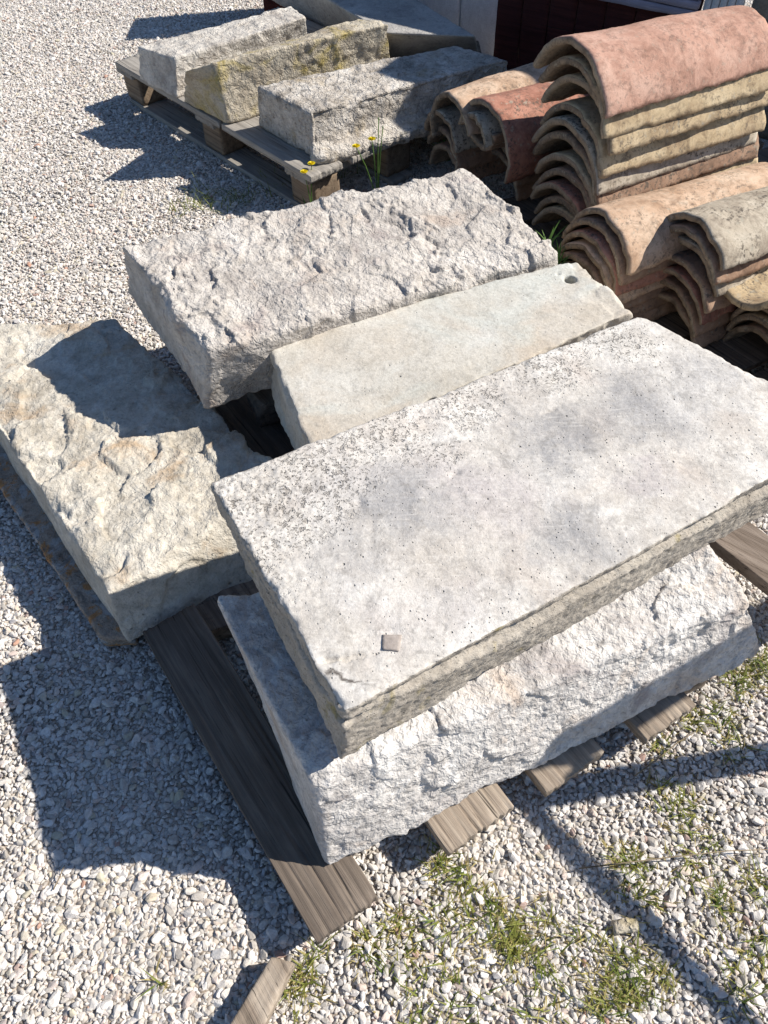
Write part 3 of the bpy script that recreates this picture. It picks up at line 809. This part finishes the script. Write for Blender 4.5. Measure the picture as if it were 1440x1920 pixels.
def tile_mesh(w0, w1, rise, th, length, seed, na=36, nl=60):
    """barrel tile: near end at x=0 (width w0), far end x=length (width w1), axis +x, feet on z=0."""
    rs = np.random.default_rng(seed)
    A = np.linspace(0, math.pi, na + 1); S = np.linspace(0, 1, nl + 1)
    Ag, Sg = np.meshgrid(A, S, indexing='ij')
    w = (w0 + (w1 - w0) * Sg) * .5; rz = rise * (1 - .18 * Sg * (1 if w1 < w0 else -1))
    ph = 2 * math.atan(2 * rise / max(w0, w1) * 1.0)           # half angle of the arc from rise and chord
    th_ = (Ag / math.pi * 2 - 1) * ph
    def prof(off):
        cy = -w * np.sin(-th_) / math.sin(ph); cz = rz * (np.cos(th_) - math.cos(ph)) / (1 - math.cos(ph))
        ny = -np.sin(-th_) / (w / math.sin(ph)); nz = np.cos(th_) / (rz / (1 - math.cos(ph)))
        nn = np.sqrt(ny ** 2 + nz ** 2)
        o_ = off * (1 - .25 * (np.abs(th_) / ph) ** 3)
        return np.stack([Sg * length, cy - o_ * ny / nn, cz - o_ * nz / nn], -1)
    out, inn = prof(0.0), prof(th)
    endj = lambda A_, k: .008 * fbm(np.stack([A_ * 2.0, A_ * 0 + k, A_ * 0 + seed * 1.7], -1).reshape(-1, 3), 3).reshape(A_.shape)
    for G in (out, inn):
        sh = G.shape
        q = G.reshape(-1, 3)
        G[..., 2] += (.0030 * fbm(q * 6 + seed * 2.3, 2)).reshape(sh[:2])
        G[..., 1] += (.003 * fbm(q * 5 + seed * 4.1 + 50, 2)).reshape(sh[:2])
        G[..., 0] += endj(Ag, 0) * (1 - Sg) + endj(Ag, 9) * Sg
        foot = (Ag < .12) | (Ag > math.pi - .12)
        G[..., 2] += np.where(foot, (.006 * fbm(q * 30 + seed, 4)).reshape(sh[:2]), 0)
    out[..., 2] += (.0012 * fbm(out.reshape(-1, 3) * 70 + seed, 2)).reshape(out.shape[:2])
    # round the near and far lips a little
    lip = np.minimum(Sg, 1 - Sg) * length
    k = np.clip(1 - lip / .004, 0, 1) * th * .12
    ctr = (out + inn) * .5
    dirn = (out - ctr); dirn /= np.linalg.norm(dirn, axis=-1)[..., None]
    out = out - dirn * k[..., None]; inn = inn + dirn * k[..., None]
    n = (na + 1) * (nl + 1)
    V = np.concatenate([out.reshape(-1, 3), inn.reshape(-1, 3)])
    id0 = np.arange(n).reshape(na + 1, nl + 1); id1 = id0 + n
    F = []
    def q(a, b, c, d): F.append(np.stack([a, b, c, d], -1).reshape(-1, 4))
    q(id0[:-1, :-1], id0[:-1, 1:], id0[1:, 1:], id0[1:, :-1])
    q(id1[:-1, :-1], id1[1:, :-1], id1[1:, 1:], id1[:-1, 1:])
    q(id0[:-1, 0], id0[1:, 0], id1[1:, 0], id1[:-1, 0])
    q(id0[:-1, -1], id1[:-1, -1], id1[1:, -1], id0[1:, -1])
    q(id0[0, :-1], id1[0, :-1], id1[0, 1:], id0[0, 1:])
    q(id0[-1, :-1], id0[-1, 1:], id1[-1, 1:], id1[-1, :-1])
    me = mesh('roof_tile', V, np.concatenate(F))
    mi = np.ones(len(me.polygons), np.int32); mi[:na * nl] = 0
    return me, mi

from mathutils import Matrix, Euler
def roof_tile(center, z, label, colr, seed, w0=.27, w1=.22, rise=.115, th=.017, length=.45, ang=TA, roll=0.0, pitch=0.0, flip=False, one_tone=False, group='stacked terracotta roof tiles'):
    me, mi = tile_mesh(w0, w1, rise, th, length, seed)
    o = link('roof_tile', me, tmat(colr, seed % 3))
    me.materials.append(tmat('umber', seed % 2)); me.polygons.foreach_set('material_index', mi * (0 if one_tone else 1)); me.update()  # ends, rims and hollow side get a darker brown than the back
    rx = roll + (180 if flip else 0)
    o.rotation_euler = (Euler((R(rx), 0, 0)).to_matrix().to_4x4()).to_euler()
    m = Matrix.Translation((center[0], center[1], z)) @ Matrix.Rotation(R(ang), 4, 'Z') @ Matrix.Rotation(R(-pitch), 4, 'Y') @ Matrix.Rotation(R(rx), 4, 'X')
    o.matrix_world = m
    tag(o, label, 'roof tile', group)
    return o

def tile_lr(Lp, Rp, label, colr, seed, ang=TA, **kw):
    Lp, Rp = np.array(Lp, float), np.array(Rp, float)
    ch = Lp - Rp
    roll = math.degrees(math.atan2(ch[2], math.hypot(ch[0], ch[1])))
    c = (Lp + Rp) / 2
    return roof_tile(c[:2], c[2], label, colr, seed, w0=float(np.linalg.norm(ch)), ang=ang, roll=roll, **kw)

ORD = ['topmost', 'second', 'third', 'fourth', 'fifth', 'sixth', 'seventh', 'eighth', 'ninth', 'tenth', 'eleventh', 'twelfth', 'thirteenth', 'fourteenth', 'fifteenth']
rt = random.Random(11)
mL, mR = np.array((0.436, 2.108, 0.535)), np.array((0.554, 1.818, 0.512))
mc = (mL + mR) / 2; mw = float(np.linalg.norm(mR - mL))
cols = ['pink', 'buff', 'buff', 'buff', 'grey', 'brown', 'buff', 'brown', 'red', 'brown', 'buff', 'brown', 'brown', 'buff', 'brown']
shx = [0, .014, .026, .028, .012, .022, .020, .014, .012] + [.02] * 6
A_ = np.array([math.cos(R(TA)), math.sin(R(TA))]); B_ = np.array([-math.sin(R(TA)), math.cos(R(TA))])
ZT = [.520, .476, .430, .372, .330, .292, .246, .205, .168, .132, .098]
for k in range(11):
    c = mc[:2] + A_ * (shx[k] + rt.uniform(-.004, .004)) + B_ * (rt.uniform(-.006, .006) - .0055 * k)
    lab = ('pink terracotta roof tile, topmost of the tall stack' if k == 0 else '%s terracotta roof tile, %s from the top of the tall stack' % ({'buff': 'yellowish', 'grey': 'grey', 'brown': 'brown', 'red': 'reddish', 'pink': 'pink'}[cols[k]], ORD[k]))
    roof_tile(c, ZT[k], lab, cols[k], 200 + k, w0=mw * rt.uniform(.97, 1.03), w1=mw * .85, rise=.112 * rt.uniform(.96, 1.04), th=.0195, length=.545 + rt.uniform(-.015, .03), ang=TA - 2 + rt.uniform(-1.6, 1.6), roll=3 + rt.uniform(-1.5, 1.5))

# second stack, its top tile partly under the tall stack
ap = np.array([.548, 1.648])
for k in range(7):
    c = ap[:2] + A_ * (-.01 * k + .01) + B_ * rt.uniform(-.006, .006)
    roof_tile(c, .270 - k * .029, ('pale orange tile, topmost of the low stack in front of the tall stack' if k == 0 else 'brown tile, %s from top of the low stack in front of the tall one' % ORD[k]),
              ['orange', 'brown', 'red', 'orange', 'brown', 'brown', 'brown'][k], 230 + k, w0=.25, w1=.22, rise=.098, length=.56, ang=TA - 1 + rt.uniform(-1, 1), roll=rt.uniform(-2, 2))

# third stack at the right edge
tile_lr((0.708, 1.690, 0.268), (0.783, 1.464, 0.325), 'grey lichen speckled roof tile topmost of the stack beside the pitted slab', 'grey', 250, ang=TA - 1, w1=.23, rise=.098, length=.50)
for k in range(6):
    l4, r4 = np.array((0.702, 1.690, 0.268)), np.array((0.787, 1.461, 0.325))
    sh = np.array([*(A_ * rt.uniform(-.012, .012) + B_ * rt.uniform(-.006, .006)), -.041 - .037 * k])
    tile_lr(l4 + sh + np.array([0, 0, rt.uniform(-.004, .004)]), r4 + sh, 'brown terracotta tile, %s from the top of the stack beside the pitted slab' % ORD[k + 1], ['brown', 'grey', 'brown', 'red', 'brown', 'brown'][k], 251 + k, ang=TA - 1 + rt.uniform(-1.5, 1.5), w1=.20, rise=.108, length=.45)
# upturned tile between the right hand stacks
roof_tile((.846, 1.462), .342, 'upturned buff tile lying hollow side up at the right edge', 'buff', 262, w0=.225, w1=.25, rise=.105, length=.48, ang=TA - 3, flip=True, one_tone=True)
l6 = np.array((0.885, 1.511, 0.15))
for k in range(3):
    c = l6[:2] - B_ * .105 + A_ * (.0 + rt.uniform(-.012, .012))
    roof_tile(c, .150 - k * .034, 'brown tile at the far right edge, %s of the lowest stack' % ORD[k], ['brown', 'buff', 'brown', 'red'][k], 270 + k, w0=.22, w1=.20, rise=.10, length=.45, ang=TA - 2, roll=rt.uniform(-4, 4))

# loose tiles at the left of the tall stack
a0 = np.array((0.327, 2.200, 0.29))
roof_tile(a0[:2], .250, 'dark red roof tile leaning on its side to the left of the tall stack', 'red', 280, w0=.27, w1=.26, rise=.15, length=.50, ang=TA + 2, roll=16)
b0 = np.array((0.245, 2.253, 0.31))
roof_tile(b0[:2] + B_ * .05 + A_ * .02, .250, 'sunlit orange tile on top of the left hand tiles near the kerb stones', 'orange', 281, w0=.24, w1=.24, rise=.125, length=.48, ang=TA, roll=-24)
roof_tile(a0[:2] + A_ * .0 + B_ * .015, .325, 'brown tile lying upturned inside the leaning dark red tile', 'brown', 282, w0=.15, w1=.15, rise=.07, th=.018, length=.42, ang=TA, flip=True)
roof_tile(a0[:2] + A_ * (-.02) + B_ * .02, .302, 'small grey tile resting in the upturned brown tile', 'grey', 283, w0=.14, w1=.14, rise=.055, th=.018, length=.42, ang=TA, roll=8)
g0 = np.array((0.199, 2.411, 0.18))
for k in range(3):
    roof_tile(g0[:2] + A_ * (.01 * k) - B_ * .04, .205 - k * .055, 'brown roof tile by the weathered kerb stone, %s of three' % ['upper', 'middle', 'lower'][k], ['grey', 'brown', 'brown'][k], 290 + k, w0=.20, w1=.2, rise=.09, length=.42, ang=TA, roll=rt.uniform(-5, 5))
h0 = np.array((0.386, 2.294, 0.12))
for k in range(3):
    roof_tile(h0[:2] + A_ * (.01 * k) + B_ * .01, .185 - k * .045, 'dull brown tile under the leaning dark red tile, %s of three' % ['upper', 'middle', 'lower'][k], ['brown', 'brown', 'brown'][k], 295 + k, w0=.25, w1=.22, rise=.10, length=.42, ang=TA, roll=rt.uniform(-3, 3))

tp = empty('pallet', (.75, 1.8, 0), 'low timber pallet beneath the stacks of roof tiles', 'pallet')
for k in range(7):
    c = np.array([.42, 2.16]) - B_ * .165 * k
    plank_along(c, c + A_ * 1.0, .14, .085, .022, tp, M['plankdark'], 120 + k)
for k in range(3):
    c = np.array([.42, 2.16]) + A_ * (.06 + .42 * k) + B_ * .06
    plank_along(c, c - B_ * 1.12, .09, .062, .06, tp, M['plankdark'], 130 + k, 'bearer')

# ------------------------------------------------------------------ trestle out of view whose shadow crosses the gravel
tr = empty('table_frame', (1.3, .4, 0), 'bare timber table frame standing beyond the right edge, seen by its shadow', 'table')
plank_along((1.12, .52), (1.62, -.09), .022, .83, .024, tr, M['plank'], 140, 'rail')
plank_along((1.10, .548), (1.92, .975), .035, .885, .095, tr, M['plank'], 143, 'rail')
for k, (lx, ly, lw_) in enumerate([(1.12, .517, .050), (1.62, -.09, .05), (1.92, .97, .05)]):
    block('leg', c8_from((lx, ly), 10, .05, lw_, 0, .797 if k < 2 else .789), .03, .003, M['plank'], tr, d_plain, (0, 1, 1), 141 + k)

# ------------------------------------------------------------------ plants
def leaf_mat(name, c1, c2):
    s = NT(name)
    col = s.mix(s.ramp(s.noise(30, 3, .6), [(.3, 0.0), (.7, 1.0)]), c1, c2)
    m = s.finish(col, .6, None, .3)
    tr_ = s.n('ShaderNodeBsdfTranslucent'); s.l(col, tr_.inputs[0])
    mx = s.n('ShaderNodeMixShader'); mx.inputs[0].default_value = .3
    s.l(s.b.outputs[0], mx.inputs[1]); s.l(tr_.outputs[0], mx.inputs[2]); s.l(mx.outputs[0], s.out.inputs['Surface'])
    return m
M['grass'] = leaf_mat('grass_green', (.10, .16, .025), (.30, .29, .07))
M['dry'] = leaf_mat('dry_grass', (.33, .27, .10), (.50, .42, .18))
M['leaf'] = leaf_mat('weed_leaf', (.05, .13, .025), (.16, .28, .06))
M['flower'] = leaf_mat('yellow_petal', (.74, .58, .01), (.86, .74, .03))
M['twig'] = wood_mat('dry_twig', (.26, .20, .13), (.40, .33, .23), seed=9)

def blade(V, F, base, az, lean, h, w, curve=.5, seg=4):
    d = np.array([math.cos(az), math.sin(az), 0]); s = np.array([-d[1], d[0], 0])
    i0 = len(V)
    for k in range(seg + 1):
        t = k / seg
        p = np.array(base) + d * h * (lean * t + curve * t * t) + np.array([0, 0, h * (t - .35 * curve * t * t)])
        ww = w * (1 - t ** 1.6) + .0002
        V.append(p - s * ww); V.append(p + s * ww)
    for k in range(seg):
        a = i0 + 2 * k; F.append((a, a + 1, a + 3, a + 2))

def grass(name, clumps, mat, label, seed):
    r = random.Random(seed); V, F = [], []
    for (x, y, rad, n, h) in clumps:
        for _ in range(n):
            a = r.uniform(0, 6.283); q = rad * math.sqrt(r.random())
            blade(V, F, (x + q * math.cos(a), y + q * math.sin(a), -.003), r.uniform(0, 6.283), r.uniform(.2, 1.1), h * r.uniform(.4, 1.25), r.uniform(.0007, .0016), r.uniform(.1, .9))
    o = link(name, mesh(name, V, F, True), mat)
    return tag(o, label, 'grass', None, 'stuff')

CL = [((0.136, 0.221, 0), .03, 60), ((0.170, 0.190, 0), .025, 90), ((0.109, 0.253, 0), .035, 60), ((0.094, 0.286, 0), .03, 50), ((0.078, 0.311, 0), .02, 40), ((-0.049, 0.186, 0), .014, 70),
      ((-0.002, 0.218, 0), .015, 40), ((0.061, 0.197, 0), .035, 50), ((0.215, 0.204, 0), .03, 50), ((0.232, 0.152, 0), .03, 60), ((0.178, 0.183, 0), .012, 60), ((0.352, 0.134, 0), .035, 150),
      ((0.331, 0.114, 0), .025, 90), ((0.304, 0.101, 0), .02, 60), ((0.381, 0.301, 0), .018, 60), ((0.394, 0.260, 0), .028, 80), ((0.494, 0.389, 0), .03, 110), ((0.517, 0.233, 0), .014, 60),
      ((0.517, 0.309, 0), .03, 40), ((0.474, 0.282, 0), .02, 30), ((0.588, 0.254, 0), .02, 50), ((0.530, 0.129, 0), .04, 90), ((0.569, 0.171, 0), .02, 70), ((0.409, 0.133, 0), .01, 30), ((0.564, 0.537, 0), .02, 60),
      ((0.610, 0.540, 0), .02, 50), ((0.673, 0.613, 0), .025, 110), ((0.728, 0.639, 0), .03, 120), ((0.492, 0.488, 0), .015, 40), ((0.617, 0.484, 0), .02, 50), ((-0.149, 0.149, 0), .014, 40),
      ((-0.156, 0.129, 0), .02, 50), ((-0.125, 0.177, 0), .014, 20), ((0.040, 0.123, 0), .05, 50), ((0.095, 0.108, 0), .04, 40), ((-0.008, 0.166, 0), .03, 30), ((0.069, 0.088, 0), .05, 50),
      ((0.198, 0.091, 0), .04, 40), ((0.296, 0.186, 0), .02, 30), ((-0.372, 0.149, 0), .008, 8), ((-0.641, 2.379, 0), .05, 120), ((-0.527, 2.405, 0), .06, 160), ((-0.458, 2.445, 0), .05, 120), ((-0.369, 2.499, 0), .06, 120),
      ((-0.259, 2.528, 0), .06, 130), ((-0.147, 2.557, 0), .06, 130), ((-0.034, 2.605, 0), .05, 110), ((0.082, 2.634, 0), .05, 90), ((-0.592, 2.496, 0), .05, 50)]
grass('grass', [(p[0], p[1], rad * 1.15, int(n * .6) if p[1] < 1 else n // 3, .024 if p[1] < 1 else .045) for p, rad, n in CL], M['grass'], 'thin green grass tufts growing up through the gravel', 1)
grass('dry_grass', [(p[0], p[1], rad * 2.0, int(n * .8), .015) for p, rad, n in CL if p[1] < 1], M['dry'], 'dry straw coloured grass and moss between the pebbles', 2)

def tube(pts, r, seg=6):
    pts = [np.array(p, float) for p in pts]; V, F = [], []
    for k, p in enumerate(pts):
        d = pts[min(k + 1, len(pts) - 1)] - pts[max(k - 1, 0)]; d /= np.linalg.norm(d)
        s = np.cross(d, [0.3, .2, .9]); s /= np.linalg.norm(s); t = np.cross(d, s)
        rr_ = r * (1 - .4 * k / max(1, len(pts) - 1))
        for a in range(seg):
            V.append(p + (s * math.cos(6.283 * a / seg) + t * math.sin(6.283 * a / seg)) * rr_)
    for k in range(len(pts) - 1):
        for a in range(seg):
            b = (a + 1) % seg; F.append((k * seg + a, k * seg + b, (k + 1) * seg + b, (k + 1) * seg + a))
    F.append(tuple(range(seg))[::-1]); F.append(tuple((len(pts) - 1) * seg + a for a in range(seg)))
    return V, F

def weed(base, stems, label, leaves=10, seed=0, lh=.07):
    """stems: list of (dx, dy, h, flower?)"""
    e = empty('flowering_weed' if any(s[3] for s in stems) else 'leafy_weed', base, label, 'weed')
    r = random.Random(seed)
    for dx, dy, h, fl in stems:
        pts = [(dx * t * t, dy * t * t, h * t) for t in (0, .25, .5, .75, 1.0)]
        V, F = tube(pts, .0022)
        link('stem', mesh('stem', V, F), M['leaf'], e)
        if fl:
            V, F = [], []
            top = np.array([dx, dy, h])
            for ring, n, rad, up in ((0, 16, .012, .004), (1, 12, .0085, .006), (2, 8, .005, .008)):
                for k in range(n):
                    a = 6.283 * (k + .5 * ring) / n; d = np.array([math.cos(a), math.sin(a), 0]); s = np.array([-d[1], d[0], 0])
                    i0 = len(V)
                    V += [top + s * .0012, top - s * .0012, top + d * rad - s * .0022 + np.array([0, 0, up]), top + d * rad + s * .0022 + np.array([0, 0, up])]
                    F.append((i0, i0 + 1, i0 + 2, i0 + 3))
            link('flower_head', mesh('flower_head', V, F, False), M['flower'], e)
    V, F = [], []
    for k in range(leaves):
        blade(V, F, (r.uniform(-.01, .01), r.uniform(-.01, .01), 0), r.uniform(0, 6.283), r.uniform(.1, .8), lh * r.uniform(.6, 1.3), r.uniform(.003, .006), r.uniform(.1, .6))
    link('leaves', mesh('leaves', V, F), M['leaf'], e)
    return e

f1 = (0.015, 2.265, 0.26)
weed((f1[0], f1[1], 0), [(-.060, -.02, .26, True), (-.012, .0, .27, True), (.01, .01, .33, False), (.022, .0, .31, False)], 'yellow flowered weed in front of the weathered kerb stone', 9, 1)
f2 = (-0.201, 2.288, 0.16)
weed((f2[0], f2[1], 0), [(-.012, .0, .165, True), (.012, .02, .18, True)], 'small yellow flowered weed at the corner of the back pallet', 9, 2, .06)
weed((0.272, 2.660, 0), [(-.015, .0, .16, False)], 'green strap leaved weed between the kerb stone and the roof tiles', 9, 3, .26)
lw = empty('leafy_weed', (.475, 1.675, 0), 'upright leafy sprig growing between the rough block and the tiles', 'weed')
for k, (dx, dy, h) in enumerate([(-.035, .02, .27), (-.005, .0, .235), (.02, -.02, .20)]):
    pts = [(dx * t, dy * t, h * t) for t in (0, .3, .6, 1.0)]
    V, F = tube(pts, .0025); link('stem', mesh('stem', V, F), M['leaf'], lw)
    V, F = [], []
    rg = random.Random(40 + k)
    for j in range(26):
        t = rg.uniform(.55, 1.0); blade(V, F, (dx * t, dy * t, h * t), rg.uniform(0, 6.28), rg.uniform(.4, 1.0), rg.uniform(.025, .05), .003, .4)
    link('leaves', mesh('leaves', V, F), M['leaf'], lw)

for k, (a, b, mid_, lab) in enumerate([
    ((0.300, 0.286, 0.012), (0.635, 0.304, 0.016), (0.463, 0.297, 0.022), 'long dry twig lying across the gravel at the lower right'),
    ((-0.566, 0.282, 0.01), (-0.555, 0.319, 0.012), (-0.559, 0.301, 0.012), 'thin splinter of wood on the sunlit gravel at the lower left'),
    ((0.428, 0.434, 0.01), (0.552, 0.507, 0.012), (0.491, 0.471, 0.02), 'short dry twig on the gravel by the plank ends')]):
    V, F = tube([a, tuple((np.array(a) + np.array(mid_)) / 2), mid_, tuple((np.array(b) + np.array(mid_)) / 2 + np.array([0, .003, 0])), b], .0013)
    org = np.array(a)
    tag(link('twig', mesh('twig', np.array(V) - org, F), M['twig'], None, a), lab, 'twig')
fs = block('flat_stone', c8_from((0.358, 0.201, 0), 5, .042, .022, -.002, .016), .004, .006, M['kerb2'], None, lambda X, P, n, t, L: .003 * fbm(X * 60, 2), (.01, 30, 0), 150)
tag(fs, 'flat tan pebble larger than the gravel beside the dark shadow stripe', 'stone')
